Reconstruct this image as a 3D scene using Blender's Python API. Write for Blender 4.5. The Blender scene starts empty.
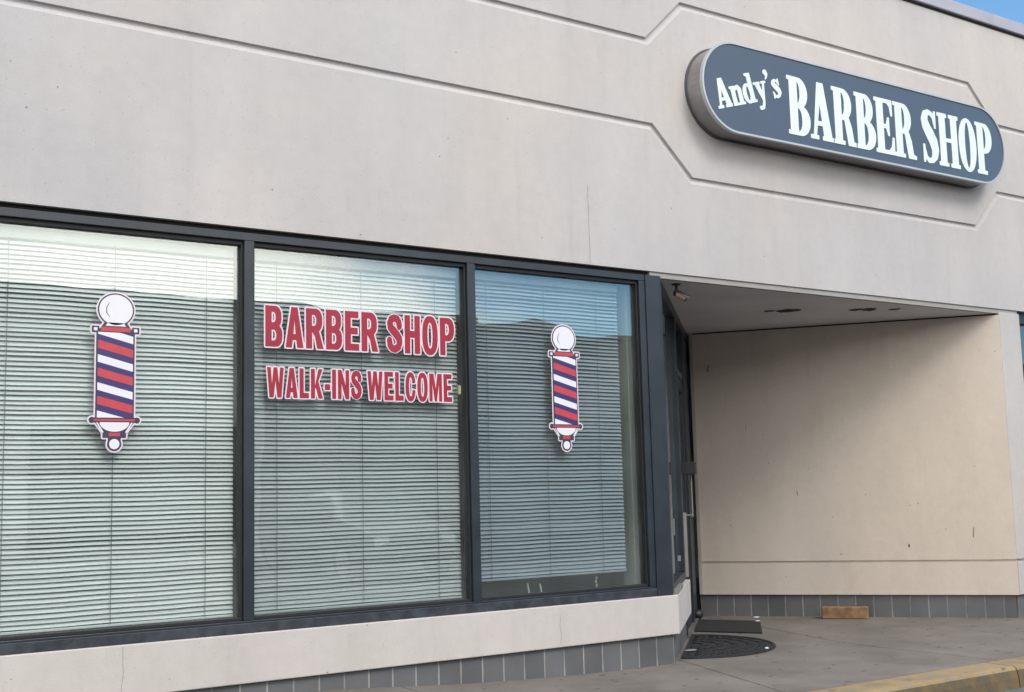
import bpy, bmesh, math, random
import numpy as np
from mathutils import Vector, Matrix
from mathutils.geometry import tessellate_polygon
random.seed(7)
C = bpy.context.scene
PI = math.pi
# ---------------------------------------------------------------- camera
F_PX = 1210.73
yaw, pit, rol = math.radians(34.4766), math.radians(6.9786), math.radians(-1.46848)
cy, sy, cp, sp, cr, sr = math.cos(yaw), math.sin(yaw), math.cos(pit), math.sin(pit), math.cos(rol), math.sin(rol)
fwd = Vector((sy*cp, cy*cp, sp)); rt = Vector((cy, -sy, 0)); up = rt.cross(fwd)
r2 = rt*cr + up*sr; u2 = up*cr - rt*sr
cam_d = bpy.data.cameras.new('camera'); cam = bpy.data.objects.new('camera', cam_d)
C.collection.objects.link(cam); C.camera = cam
M = Matrix((r2, u2, -fwd)).transposed().to_4x4(); M.translation = Vector((0, -6.4, 1.183)); cam.matrix_world = M
cam_d.sensor_width = 36; cam_d.lens = 36*F_PX/1024; cam_d.clip_start = .05; cam_d.clip_end = 2000
# ---------------------------------------------------------------- sky and sun
SUN_DIR = Vector((.10, -.70, .68)).normalized()
w = bpy.data.worlds.new('World'); C.world = w; w.use_nodes = True
nt = w.node_tree; nt.nodes.clear(); N = nt.nodes.new; L = nt.links.new
out = N('ShaderNodeOutputWorld'); bg = N('ShaderNodeBackground'); bg.inputs['Strength'].default_value = .12
sky = N('ShaderNodeTexSky'); sky.sky_type = 'NISHITA'; sky.sun_disc = False
sky.sun_elevation = math.asin(SUN_DIR.z); sky.sun_rotation = math.atan2(SUN_DIR.x, SUN_DIR.y)
sky.air_density = 1.0; sky.dust_density = .4; sky.ozone_density = 2.5
tc = N('ShaderNodeTexCoord'); sx = N('ShaderNodeSeparateXYZ'); L(tc.outputs['Generated'], sx.inputs[0])
ns = N('ShaderNodeTexNoise'); ns.inputs['Scale'].default_value = 2.6; ns.inputs['Detail'].default_value = 7; ns.inputs['Roughness'].default_value = .58
mp = N('ShaderNodeMapping'); mp.inputs['Scale'].default_value = (1, 1, 2.2); L(tc.outputs['Generated'], mp.inputs[0]); L(mp.outputs[0], ns.inputs['Vector'])
m1 = N('ShaderNodeMath'); m1.operation = 'MULTIPLY_ADD'; L(ns.outputs[0], m1.inputs[0]); m1.inputs[1].default_value = -.75; L(sx.outputs[0], m1.inputs[2])
mr = N('ShaderNodeMapRange'); mr.interpolation_type = 'SMOOTHSTEP'; L(m1.outputs[0], mr.inputs[0])
mr.inputs[1].default_value = .22; mr.inputs[2].default_value = .04; mr.inputs[3].default_value = .0; mr.inputs[4].default_value = 1
cn = N('ShaderNodeTexNoise'); cn.inputs['Scale'].default_value = 5; cn.inputs['Detail'].default_value = 6; L(mp.outputs[0], cn.inputs['Vector'])
cr_ = N('ShaderNodeValToRGB'); cr_.color_ramp.elements[0].position = .42; cr_.color_ramp.elements[0].color = (9.5, 9.8, 10.3, 1)
cr_.color_ramp.elements[1].position = .70; cr_.color_ramp.elements[1].color = (20, 19, 17.4, 1); L(cn.outputs[0], cr_.inputs[0])
mx = N('ShaderNodeMix'); mx.data_type = 'RGBA'; L(mr.outputs[0], mx.inputs[0]); tn = N('ShaderNodeMix'); tn.data_type = 'RGBA'; tn.blend_type = 'MULTIPLY'; tn.inputs[0].default_value = 1; tn.inputs[7].default_value = (.86, 1.11, 1.18, 1); L(sky.outputs[0], tn.inputs[6]); L(tn.outputs[2], mx.inputs[6]); L(cr_.outputs[0], mx.inputs[7])
bd_ = N('ShaderNodeVectorMath'); bd_.operation = 'DOT_PRODUCT'; L(tc.outputs['Generated'], bd_.inputs[0]); bd_.inputs[1].default_value = (.335, -.915, .225)
bm1 = N('ShaderNodeMath'); bm1.operation = 'MULTIPLY_ADD'; L(ns.outputs[0], bm1.inputs[0]); bm1.inputs[1].default_value = .05; L(bd_.outputs['Value'], bm1.inputs[2])
br = N('ShaderNodeMapRange'); br.interpolation_type = 'SMOOTHSTEP'; L(bm1.outputs[0], br.inputs[0]); br.inputs[1].default_value = 1.000; br.inputs[2].default_value = 1.026
bc = N('ShaderNodeMix'); bc.data_type = 'RGBA'; L(br.outputs[0], bc.inputs[0]); L(mx.outputs[2], bc.inputs[6]); bc.inputs[7].default_value = (27, 25.4, 22.6, 1)
L(bc.outputs[2], bg.inputs[0]); L(bg.outputs[0], out.inputs[0])
sd = bpy.data.lights.new('sun', 'SUN'); sd.energy = 1.25; sd.angle = math.radians(20); sd.color = (1, .95, .89)
so = bpy.data.objects.new('sun', sd); C.collection.objects.link(so); so.rotation_euler = SUN_DIR.to_track_quat('Z', 'Y').to_euler()
vs = C.view_settings; vs.view_transform = 'Standard'; vs.look = 'None'; vs.exposure = .58; vs.gamma = 1; vs.use_curve_mapping = False
C.cycles.max_bounces = 8; C.cycles.transparent_max_bounces = 16; C.cycles.caustics_reflective = False; C.cycles.caustics_refractive = False

# ---------------------------------------------------------------- materials
def newmat(name):
    m = bpy.data.materials.new(name); m.use_nodes = True; t = m.node_tree
    return m, t, t.nodes['Principled BSDF']
def pmat(name, col, rough=.6, metal=0, var=.12, vscale=3, bump=.0, bscale=60, col2=None, spec=.5, stretch=(1,1,1), detail=6):
    """base colour mottled by noise between col and col2 (or darker col), optional fine bump"""
    m, t, b = newmat(name); n = t.nodes.new; l = t.links.new
    tcn = n('ShaderNodeTexCoord'); mpn = n('ShaderNodeMapping'); mpn.inputs['Scale'].default_value = stretch; l(tcn.outputs['Object'], mpn.inputs[0])
    no = n('ShaderNodeTexNoise'); no.inputs['Scale'].default_value = vscale; no.inputs['Detail'].default_value = detail; l(mpn.outputs[0], no.inputs['Vector'])
    ra = n('ShaderNodeValToRGB'); ra.color_ramp.elements[0].position = .3; ra.color_ramp.elements[1].position = .7
    c2 = col2 or tuple(c*(1-var) for c in col)
    ra.color_ramp.elements[0].color = (*c2, 1); ra.color_ramp.elements[1].color = (*[min(1, c*(1+var*.4)) for c in col], 1)
    l(no.outputs[0], ra.inputs[0]); l(ra.outputs[0], b.inputs['Base Color'])
    b.inputs['Roughness'].default_value = rough; b.inputs['Metallic'].default_value = metal; b.inputs['Specular IOR Level'].default_value = spec
    if bump:
        bn = n('ShaderNodeTexNoise'); bn.inputs['Scale'].default_value = bscale; bn.inputs['Detail'].default_value = 4; l(tcn.outputs['Object'], bn.inputs['Vector'])
        bu = n('ShaderNodeBump'); bu.inputs['Strength'].default_value = bump; bu.inputs['Distance'].default_value = .004; l(bn.outputs[0], bu.inputs['Height']); l(bu.outputs[0], b.inputs['Normal'])
    return m
def stucco(name, col, warm=None):
    m, t, b = newmat(name); n = t.nodes.new; l = t.links.new
    tcn = n('ShaderNodeTexCoord'); P = tcn.outputs['Object']
    def noise(s, d=5, sc=None, r=.5):
        x = n('ShaderNodeTexNoise'); x.inputs['Scale'].default_value = s; x.inputs['Detail'].default_value = d; x.inputs['Roughness'].default_value = r
        if sc: mm = n('ShaderNodeMapping'); mm.inputs['Scale'].default_value = sc; l(P, mm.inputs[0]); l(mm.outputs[0], x.inputs['Vector'])
        else: l(P, x.inputs['Vector'])
        return x.outputs[0]
    def rng(v, a, b_, c=0, d=1):
        x = n('ShaderNodeMapRange'); l(v, x.inputs[0]); x.inputs[1].default_value = a; x.inputs[2].default_value = b_; x.inputs[3].default_value = c; x.inputs[4].default_value = d; return x.outputs[0]
    def mul(c, v):
        x = n('ShaderNodeMix'); x.data_type = 'RGBA'; x.blend_type = 'MULTIPLY'; x.inputs[0].default_value = 1; l(c, x.inputs[6]); 
        cmb = n('ShaderNodeCombineColor'); [l(v, cmb.inputs[i]) for i in range(3)]; l(cmb.outputs[0], x.inputs[7]); return x.outputs[2]
    base = n('ShaderNodeMix'); base.data_type = 'RGBA'; base.inputs[6].default_value = (*col, 1); base.inputs[7].default_value = (*(warm or [c*f for c, f in zip(col, (1.02, .97, .93))]), 1)
    l(rng(noise(.55, 3), .38, .62), base.inputs[0])
    c = mul(base.outputs[2], rng(noise(1.7, 6, (1, 1, .35), .6), .3, .75, .90, 1.04))      # vertical weathering
    c = mul(c, rng(noise(14, 5), .3, .7, .965, 1.02))
    c = mul(c, rng(noise(120, 3, None, .7), .3, .62, .93, 1.02))                          # sand grain
    # small dark pits
    vo = n('ShaderNodeTexVoronoi'); vo.inputs['Scale'].default_value = 9; l(P, vo.inputs['Vector'])
    pit_ = rng(vo.outputs['Distance'], .035, .06)
    gate = rng(noise(7, 1), .50, .52, 0, 1)
    mxn = n('ShaderNodeMath'); mxn.operation = 'MAXIMUM'; inv = n('ShaderNodeMath'); inv.operation = 'SUBTRACT'; inv.inputs[0].default_value = 1; l(gate, inv.inputs[1])
    l(pit_, mxn.inputs[0]); l(inv.outputs[0], mxn.inputs[1])
    c = mul(c, rng(mxn.outputs[0], 0, 1, .45, 1))
    v2 = n('ShaderNodeTexVoronoi'); v2.inputs['Scale'].default_value = 23; l(P, v2.inputs['Vector'])
    c = mul(c, rng(v2.outputs['Distance'], .05, .10, .72, 1))
    c = mul(c, rng(noise(3.2, 7, (2.2, 1, .18), .62), .56, .72, 1, .94))                  # run-off streaks
    l(c, b.inputs['Base Color']); b.inputs['Roughness'].default_value = .92; b.inputs['Specular IOR Level'].default_value = .25
    bu = n('ShaderNodeBump'); bu.inputs['Strength'].default_value = .35; bu.inputs['Distance'].default_value = .004
    ad = n('ShaderNodeMath'); ad.operation = 'MULTIPLY_ADD'; l(noise(4, 4), ad.inputs[0]); ad.inputs[1].default_value = 3; l(noise(150, 4, None, .7), ad.inputs[2])
    l(ad.outputs[0], bu.inputs['Height']); l(bu.outputs[0], b.inputs['Normal'])
    return m
def concrete(name, col, yellow=None):
    m, t, b = newmat(name); n = t.nodes.new; l = t.links.new
    tcn = n('ShaderNodeTexCoord'); P = tcn.outputs['Object']
    def noise(s, d=5, r=.5):
        x = n('ShaderNodeTexNoise'); x.inputs['Scale'].default_value = s; x.inputs['Detail'].default_value = d; x.inputs['Roughness'].default_value = r; l(P, x.inputs['Vector']); return x.outputs[0]
    r1 = n('ShaderNodeValToRGB'); r1.color_ramp.elements[0].position = .32; r1.color_ramp.elements[1].position = .68
    r1.color_ramp.elements[0].color = (*[c*.66 for c in col], 1); r1.color_ramp.elements[1].color = (*[c*1.1 for c in col], 1); l(noise(1.6, 8, .65), r1.inputs[0])
    r2_ = n('ShaderNodeValToRGB'); r2_.color_ramp.elements[0].position = .33; r2_.color_ramp.elements[1].position = .5; r2_.color_ramp.elements[0].color = (.5, .5, .5, 1); l(noise(95, 5, .75), r2_.inputs[0])
    x = n('ShaderNodeMix'); x.data_type = 'RGBA'; x.blend_type = 'MULTIPLY'; x.inputs[0].default_value = .55; l(r1.outputs[0], x.inputs[6]); l(r2_.outputs[0], x.inputs[7]); colr = x.outputs[2]
    # dark gum spots and leaf stains
    mm = n('ShaderNodeMapping'); mm.inputs['Scale'].default_value = (1, 1.6, 1); mm.inputs['Rotation'].default_value = (0, 0, .5); l(P, mm.inputs[0])
    dn = n('ShaderNodeTexNoise'); dn.inputs['Scale'].default_value = 14; l(P, dn.inputs['Vector'])
    va = n('ShaderNodeVectorMath'); va.operation = 'MULTIPLY_ADD'; l(dn.outputs['Color'], va.inputs[0]); va.inputs[1].default_value = (.16, .16, .16); l(mm.outputs[0], va.inputs[2])
    vo = n('ShaderNodeTexVoronoi'); vo.inputs['Scale'].default_value = 5.2; l(va.outputs[0], vo.inputs['Vector'])
    rr = n('ShaderNodeMapRange'); l(vo.outputs['Distance'], rr.inputs[0]); rr.inputs[1].default_value = .09; rr.inputs[2].default_value = .15; rr.inputs[3].default_value = .36; rr.inputs[4].default_value = 1
    x2 = n('ShaderNodeMix'); x2.data_type = 'RGBA'; x2.blend_type = 'MULTIPLY'; x2.inputs[0].default_value = 1; l(colr, x2.inputs[6])
    cc = n('ShaderNodeCombineColor'); [l(rr.outputs[0], cc.inputs[i]) for i in range(3)]; l(cc.outputs[0], x2.inputs[7]); colr = x2.outputs[2]
    if yellow:
        y = n('ShaderNodeMix'); y.data_type = 'RGBA'; l(colr, y.inputs[6]); y.inputs[7].default_value = (*yellow, 1)
        g = n('ShaderNodeMapRange'); l(noise(7, 8, .7), g.inputs[0]); g.inputs[1].default_value = .60; g.inputs[2].default_value = .42; g.inputs[3].default_value = .05; g.inputs[4].default_value = .72; l(g.outputs[0], y.inputs[0]); colr = y.outputs[2]
    l(colr, b.inputs['Base Color']); b.inputs['Roughness'].default_value = .9; b.inputs['Specular IOR Level'].default_value = .3
    bu = n('ShaderNodeBump'); bu.inputs['Strength'].default_value = .4; bu.inputs['Distance'].default_value = .004; l(noise(130, 5, .7), bu.inputs['Height']); l(bu.outputs[0], b.inputs['Normal'])
    return m
def glass(name, tint, ior, dirt=.0):
    m = bpy.data.materials.new(name); m.use_nodes = True; t = m.node_tree; t.nodes.clear(); n = t.nodes.new; l = t.links.new
    o = n('ShaderNodeOutputMaterial'); tr = n('ShaderNodeBsdfTransparent'); tr.inputs[0].default_value = (*tint, 1)
    gl = n('ShaderNodeBsdfGlossy'); gl.inputs['Roughness'].default_value = .0; gl.inputs[0].default_value = (.90, .97, 1, 1)
    ge = n('ShaderNodeNewGeometry'); dt = n('ShaderNodeVectorMath'); dt.operation = 'DOT_PRODUCT'; l(ge.outputs['Normal'], dt.inputs[0]); l(ge.outputs['Incoming'], dt.inputs[1])
    ab = n('ShaderNodeMath'); ab.operation = 'ABSOLUTE'; l(dt.outputs['Value'], ab.inputs[0]); om = n('ShaderNodeMath'); om.operation = 'SUBTRACT'; om.inputs[0].default_value = 1; l(ab.outputs[0], om.inputs[1])
    pw = n('ShaderNodeMath'); pw.operation = 'POWER'; l(om.outputs[0], pw.inputs[0]); pw.inputs[1].default_value = 4.2
    fr = n('ShaderNodeMath'); fr.operation = 'MULTIPLY_ADD'; l(pw.outputs[0], fr.inputs[0]); fr.inputs[1].default_value = 1-ior; fr.inputs[2].default_value = ior; mi = n('ShaderNodeMixShader')
    l(fr.outputs[0], mi.inputs[0]); l(tr.outputs[0], mi.inputs[1]); l(gl.outputs[0], mi.inputs[2])
    # faint waviness of the pane
    tcn = n('ShaderNodeTexCoord'); no = n('ShaderNodeTexNoise'); no.inputs['Scale'].default_value = 1.6; no.inputs['Detail'].default_value = 1; l(tcn.outputs['Object'], no.inputs['Vector'])
    bu = n('ShaderNodeBump'); bu.inputs['Strength'].default_value = .12; bu.inputs['Distance'].default_value = .02; l(no.outputs[0], bu.inputs['Height']); l(bu.outputs[0], gl.inputs['Normal'])
    df = n('ShaderNodeBsdfDiffuse'); df.inputs[0].default_value = (.75, .8, .8, 1); m2 = n('ShaderNodeMixShader')
    dn = n('ShaderNodeTexNoise'); dn.inputs['Scale'].default_value = 2.4; dn.inputs['Detail'].default_value = 6; l(tcn.outputs['Object'], dn.inputs['Vector'])
    dr = n('ShaderNodeMapRange'); l(dn.outputs[0], dr.inputs[0]); dr.inputs[1].default_value = .4; dr.inputs[2].default_value = .8; dr.inputs[3].default_value = dirt*.3; dr.inputs[4].default_value = dirt
    l(dr.outputs[0], m2.inputs[0]); l(mi.outputs[0], m2.inputs[1]); l(df.outputs[0], m2.inputs[2]); l(m2.outputs[0], o.inputs[0])
    return m
WALL = stucco('stucco', (.435, .425, .435), (.475, .447, .435))
WALL2 = stucco('bounce_lit_stucco', (.50, .47, .46), (.50, .475, .45))  # knee wall: lighter, warmer stucco, with ground bounce put into the colour
ALC = stucco('alcove_stucco', (.59, .525, .465), (.60, .53, .455))  # fascia paint made lighter and warmer, bounced light worked into the colour
SOFF = pmat('soffit_paint', (.60, .60, .635), .9, var=.12, vscale=1.4, bump=.2)
FRAME = pmat('dark_anodised_frame', (.017, .025, .036), .42, var=.35, vscale=5, bump=.05, spec=.5)
FRAME_IN = pmat('dark_gasket', (.008, .009, .011), .6)
SILLM = pmat('weathered_frame_sill', (.030, .038, .050), .55, var=.6, vscale=16, bump=.3)
GASK = pmat('black_gap', (.012, .012, .012), .9)
TILE = pmat('grey_glazed_tile', (.118, .121, .128), .45, var=.22, vscale=2.5, bump=.08)
def island_tone(m, lo, hi):
    t = m.node_tree; b = t.nodes['Principled BSDF']; lk = b.inputs['Base Color'].links[0]; src = lk.from_socket
    ge = t.nodes.new('ShaderNodeNewGeometry'); mr_ = t.nodes.new('ShaderNodeMapRange'); t.links.new(ge.outputs['Random Per Island'], mr_.inputs[0]); mr_.inputs[3].default_value = lo; mr_.inputs[4].default_value = hi
    cc_ = t.nodes.new('ShaderNodeCombineColor'); [t.links.new(mr_.outputs[0], cc_.inputs[i]) for i in range(3)]
    x = t.nodes.new('ShaderNodeMix'); x.data_type = 'RGBA'; x.blend_type = 'MULTIPLY'; x.inputs[0].default_value = 1
    t.links.new(src, x.inputs[6]); t.links.new(cc_.outputs[0], x.inputs[7]); t.links.new(x.outputs[2], b.inputs['Base Color'])
island_tone(TILE, .78, 1.12)
GROUT = pmat('pale_grout', (.29, .285, .275), .9, var=.45, vscale=5)
METAL = pmat('coping_metal', (.36, .35, .40), .5, metal=.2, var=.15)
WALK = concrete('sidewalk_concrete', (.172, .155, .143))
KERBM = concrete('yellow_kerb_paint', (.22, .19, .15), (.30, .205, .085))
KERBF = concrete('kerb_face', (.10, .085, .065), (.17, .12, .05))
ASPH = pmat('asphalt', (.10, .10, .10), .92, var=.3, vscale=30, bump=.4, bscale=90)
JOINT = pmat('joint_dirt', (.035, .03, .027), .95)
GLASS = glass('window_glass', (.913, .95, .940), .092, .035)
GLASS_D = glass('door_glass', (.75, .8, .82), .075, .03)
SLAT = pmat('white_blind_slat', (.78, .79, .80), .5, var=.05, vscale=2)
SLAT2 = pmat('dimmed_blind_slat', (.51, .53, .56), .5, var=.05, vscale=2)  # white slats darkened, the weaker light at this window is in the colour
SLAT3 = pmat('dimmed_blue_blind_slat', (.31, .35, .42), .5, var=.05, vscale=2)  # same slats darker and bluer still, dim cool light painted in
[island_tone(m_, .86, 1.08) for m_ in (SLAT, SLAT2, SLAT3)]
CORD = pmat('blind_cord', (.16, .19, .19), .8)
INT = pmat('interior_plaster', (.42, .42, .40), .9)
INTF = pmat('interior_floor', (.12, .11, .10), .6)
SIGNF = pmat('slate_blue_sign_face', (.058, .078, .116), .38, var=.05, vscale=1.2)
SIGNS = pmat('sign_return_metal', (.26, .25, .26), .45, metal=.35, var=.25, vscale=4)
SIGNT = pmat('sign_trim', (.44, .45, .46), .35, metal=.3)
SIGNL = pmat('sign_letter_white', (.62, .70, .72), .4, var=.03)
RED = pmat('crimson_vinyl', (.29, .007, .030), .45, var=.12, vscale=9)
RED2 = pmat('red_vinyl', (.44, .045, .062), .45, var=.12, vscale=14)
NAVY = pmat('navy_vinyl', (.030, .022, .12), .45, var=.1, vscale=12)
INK = pmat('dark_ink', (.03, .03, .06), .5)
WHITE = pmat('white_vinyl', (.64, .64, .70), .45, var=.03)
PALE = pmat('pale_vinyl_border', (.62, .56, .61), .45, var=.05)
RUB = pmat('black_rubber', (.012, .013, .016), .75, var=.4, vscale=20, bump=.5, bscale=120)
BRICK = pmat('brown_brick', (.26, .15, .08), .9, var=.45, vscale=14, bump=.6, bscale=70)
SCRAP = pmat('grey_scrap', (.19, .22, .25), .7)
BRASS = pmat('brass_metal', (.62, .45, .30), .3, metal=.8)
DKP = pmat('black_plastic', (.012, .012, .014), .5)
STEEL = pmat('brushed_steel', (.50, .50, .50), .35, metal=.8)

# ---------------------------------------------------------------- mesh helpers
def root_loc(p):
    v = Vector((0, 0, 0))
    while p: v += p.location; p = p.parent
    return v
class MB:
    def __init__(s): s.v = []; s.f = []
    def add(s, vs, fs):
        o = len(s.v); s.v += [tuple(x) for x in vs]; s.f += [tuple(i+o for i in f) for f in fs]; return s
    def box(s, x0, y0, z0, x1, y1, z1, M=None):
        vs = [Vector(p) for p in ((x0,y0,z0),(x1,y0,z0),(x1,y1,z0),(x0,y1,z0),(x0,y0,z1),(x1,y0,z1),(x1,y1,z1),(x0,y1,z1))]
        if M: vs = [M @ p for p in vs]
        return s.add(vs, [(0,3,2,1),(4,5,6,7),(0,1,5,4),(1,2,6,5),(2,3,7,6),(3,0,4,7)])
    def prism(s, pts, a, b, mp_):
        """extrude a 2-D polygon from depth a to b; mp_(u, v, d) -> point"""
        n = len(pts); tri = tessellate_polygon([[Vector((p[0], p[1], 0)) for p in pts]])
        vs = [mp_(p[0], p[1], a) for p in pts] + [mp_(p[0], p[1], b) for p in pts]
        fs = [tuple(t) for t in tri] + [tuple(n+i for i in reversed(t)) for t in tri] + [(i, (i+1) % n, n+(i+1) % n, n+i) for i in range(n)]
        return s.add(vs, fs)
    def tube(s, p, q, r, n=10, r2=None):
        p, q = Vector(p), Vector(q); d = (q-p).normalized(); a = d.orthogonal().normalized(); b = d.cross(a); r2 = r if r2 is None else r2
        vs = [p + (a*math.cos(2*PI*i/n)+b*math.sin(2*PI*i/n))*r for i in range(n)] + [q + (a*math.cos(2*PI*i/n)+b*math.sin(2*PI*i/n))*r2 for i in range(n)]
        return s.add(vs, [(i, (i+1) % n, n+(i+1) % n, n+i) for i in range(n)] + [tuple(reversed(range(n))), tuple(range(n, 2*n))])
    def build(s, name, mat, parent=None, bevel=0, smooth=False, seg=2):
        me = bpy.data.meshes.new(name); off = root_loc(parent)
        me.from_pydata([tuple(Vector(p)-off) for p in s.v], [], s.f); me.materials.append(mat)
        bm = bmesh.new(); bm.from_mesh(me); bmesh.ops.recalc_face_normals(bm, faces=bm.faces); bm.to_mesh(me); bm.free()
        o = bpy.data.objects.new(name, me); C.collection.objects.link(o); o.parent = parent
        if bevel:
            m = o.modifiers.new('bevel', 'BEVEL'); m.width = bevel; m.segments = seg; m.limit_method = 'ANGLE'; m.angle_limit = math.radians(40); m.harden_normals = False
        if smooth: me.shade_smooth()
        return o
def tag(o, label=None, cat=None, group=None, kind=None):
    if label: o['label'] = label
    if cat: o['category'] = cat
    if group: o['group'] = group
    if kind: o['kind'] = kind
    return o
def thing(name, label, cat, loc=(0, 0, 0), group=None):
    o = bpy.data.objects.new(name, None); C.collection.objects.link(o); o.location = loc; o.empty_display_size = .1
    return tag(o, label, cat, group)
def rebase(o):
    """move a one-mesh thing's origin to the centre of its base"""
    vs = [v.co for v in o.data.vertices]
    c = Vector(((min(v.x for v in vs)+max(v.x for v in vs))/2, (min(v.y for v in vs)+max(v.y for v in vs))/2, min(v.z for v in vs)))
    for v in o.data.vertices: v.co -= c
    o.location = c; return o
def wallmap(y0): return lambda u, v, d: (u, y0+d, v)

# ---------------------------------------------------------------- ground
def zf(x):
    t = max(0., 5.6-x)
    return min(.018*t*t, .155) if t < 2.4 else min(.104+.03*(t-2.4), .16)
def grid_slab(mb, fa, fb, y0, y1, nx, ny, gap=.005, thick=.02, dz=0):
    vs = []; 
    for j in range(ny+1):
        y = y0+(y1-y0)*j/ny; a = fa(y)+gap; b = fb(y)-gap
        for i in range(nx+1):
            x = a+(b-a)*i/nx; vs.append((x, y, zf(x)+dz))
    top = len(vs); W_ = nx+1
    fs = [(j*W_+i, j*W_+i+1, (j+1)*W_+i+1, (j+1)*W_+i) for j in range(ny) for i in range(nx)]
    rim = [(i) for i in range(nx)] + [nx+j*W_ for j in range(ny)] + [ny*W_+i for i in range(nx, 0, -1)] + [j*W_ for j in range(ny, 0, -1)]
    o = len(vs); vs += [(vs[k][0], vs[k][1], vs[k][2]-thick) for k in rim]; n = len(rim)
    fs += [(rim[i], rim[(i+1) % n], o+(i+1) % n, o+i) for i in range(n)]
    mb.add(vs, fs)
j0 = lambda y: 5.80+.34*min(y, .3)
j1 = lambda y: 7.33+.30*max(0, y+.1)
lines = [lambda y, a=a: a for a in (-16, -12, -9, -6, -3.8, -1.95, -.1, 1.75)] + [lambda y: 3.56+.1*y, j0, j1] + [lambda y, a=a: a for a in (9.95, 11.8, 13.65, 16, 20, 26)]
mb = MB()
for a, b in zip(lines, lines[1:]): grid_slab(mb, a, b, -1.372, 2.6, 8, 8)
tag(mb.build('sidewalk', WALK), kind='structure')
mb = MB(); grid_slab(mb, lambda y: -16, lambda y: 26, -1.372, 2.6, 80, 2, 0, .05, -.010)
tag(mb.build('sidewalk_joint_bed', JOINT), kind='structure')
mb = MB(); mb2 = MB()
ks = [-16]+[-14.1+3.04*i for i in range(14)]
for a, b in zip(ks, ks[1:]):
    n = 10
    for i in range(n):
        x0 = a+(b-a)*i/n+(.004 if i == 0 else 0); x1 = a+(b-a)*(i+1)/n-(.004 if i == n-1 else 0)
        z0, z1 = zf(x0), zf(x1)
        # profile: top, rounded nose, face
        pr = [(-1.377, -.03), (-1.377, .0), (-1.575, -.002), (-1.592, -.008), (-1.602, -.024)]
        pf = [(-1.602, -.024), (-1.612, -.07), (-1.622, -.17)]
        for P_, m_ in ((pr, mb), (pf, mb2)):
            vs = [(x0, y, z0+z) for y, z in P_]+[(x1, y, z1+z) for y, z in P_]; k = len(P_)
            m_.add(vs, [(q, q+1, k+q+1, k+q) for q in range(k-1)])
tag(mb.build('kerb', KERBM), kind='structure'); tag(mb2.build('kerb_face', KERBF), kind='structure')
mb = MB(); mb.add([(-80, -60, -.135), (90, -60, -.135), (90, -1.60, -.135), (-80, -1.60, -.135)], [(0, 1, 2, 3)]); tag(mb.build('car_park', ASPH), kind='structure')
mb = MB(); mb.add([(-900, -900, -.2), (900, -900, -.2), (900, 900, -.2), (-900, 900, -.2)], [(0, 1, 2, 3)])
tag(mb.build('ground', pmat('far_ground', (.09, .09, .08), .95)), kind='structure')
mb = MB()
PL = pmat('worn_white_paint', (.6, .6, .58), .8, var=.3, vscale=20)
for i in range(-5, 9):
    if i in (0, 1): continue
    mb.add([(i*2.8, -6.6, -.131), (i*2.8+.1, -6.6, -.131), (i*2.8+.1, -1.9, -.131), (i*2.8, -1.9, -.131)], [(0, 1, 2, 3)])
tag(mb.build('parking_lines', PL), kind='structure')

# ---------------------------------------------------------------- the building
Z1, ZT, Z2, KB = 2.726, 5.386, .464, .199
SZ = 2.684
A = Vector((9.70, 0, 0)); B = Vector((8.0, 2.22, 0)); D = Vector((5.715, 0, 0))
bld = thing('shop_building', 'beige stucco strip shop front with dark framed windows, grey tile base and recessed entrance', 'building', (5.7, 0, 0))
# fascia with V grooves
XL, XR = -14, 24
gl_ = [(XL, 3.79), (5.665, 3.79), (6.037, 3.437), (9.475, 3.443), (9.825, 3.793), (XR, 3.793)]
gu_ = [(XL, 4.432), (5.652, 4.43), (6.003, 4.772), (9.496, 4.772), (9.84, 4.438), (XR, 4.438)]
def offs(pl, d):
    o = []
    for i, p in enumerate(pl):
        p = Vector(p); t0 = (p-Vector(pl[i-1])).normalized() if i else None; t1 = (Vector(pl[i+1])-p).normalized() if i < len(pl)-1 else None
        t0 = t0 or t1; t1 = t1 or t0
        n0 = Vector((-t0.y, t0.x)); n1 = Vector((-t1.y, t1.x)); m = (n0+n1).normalized(); o.append(tuple(p+m*(d/m.dot(n0))))
    return o
mb = MB()
def flat(loop, y=0):
    tri = tessellate_polygon([[Vector((p[0], p[1], 0)) for p in loop]]); mb.add([(p[0], y, p[1]) for p in loop], [tuple(t) for t in tri])
HW = .027
lo = gl_; up_ = gu_
flat([(XL, Z1), (5.05, Z1), (XR, Z1)] + list(reversed(offs(lo, -HW))))
flat(offs(lo, HW) + list(reversed(offs(up_, -HW))))
flat(offs(up_, HW) + [(XR, ZT), (XL, ZT)])
for g in (lo, up_):
    prof = [(HW, 0), (HW-.004, .019), (.004, .020), (-HW, 0)]
    rows = [offs(g, d) for d, _ in prof]
    for k in range(3):
        ra, rb = rows[k], rows[k+1]; ya, yb = prof[k][1], prof[k+1][1]
        for i in range(len(g)-1):
            mb.add([(ra[i][0], ya, ra[i][1]), (ra[i+1][0], ya, ra[i+1][1]), (rb[i+1][0], yb, rb[i+1][1]), (rb[i][0], yb, rb[i][1])], [(0, 1, 2, 3)])
mb.add([(XL, 0, Z1), (XR, 0, Z1), (XR, .30, Z1), (XL, .30, Z1)], [(0, 1, 2, 3)])
mb.add([(XL, 0, ZT), (XR, 0, ZT), (XR, .30, ZT), (XL, .30, ZT)], [(0, 1, 2, 3)])
mb.add([(XL, .3, Z1), (XR, .3, Z1), (XR, .3, ZT), (XL, .3, ZT)], [(0, 1, 2, 3)])
fas = mb.build('fascia', WALL, bld)
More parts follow.
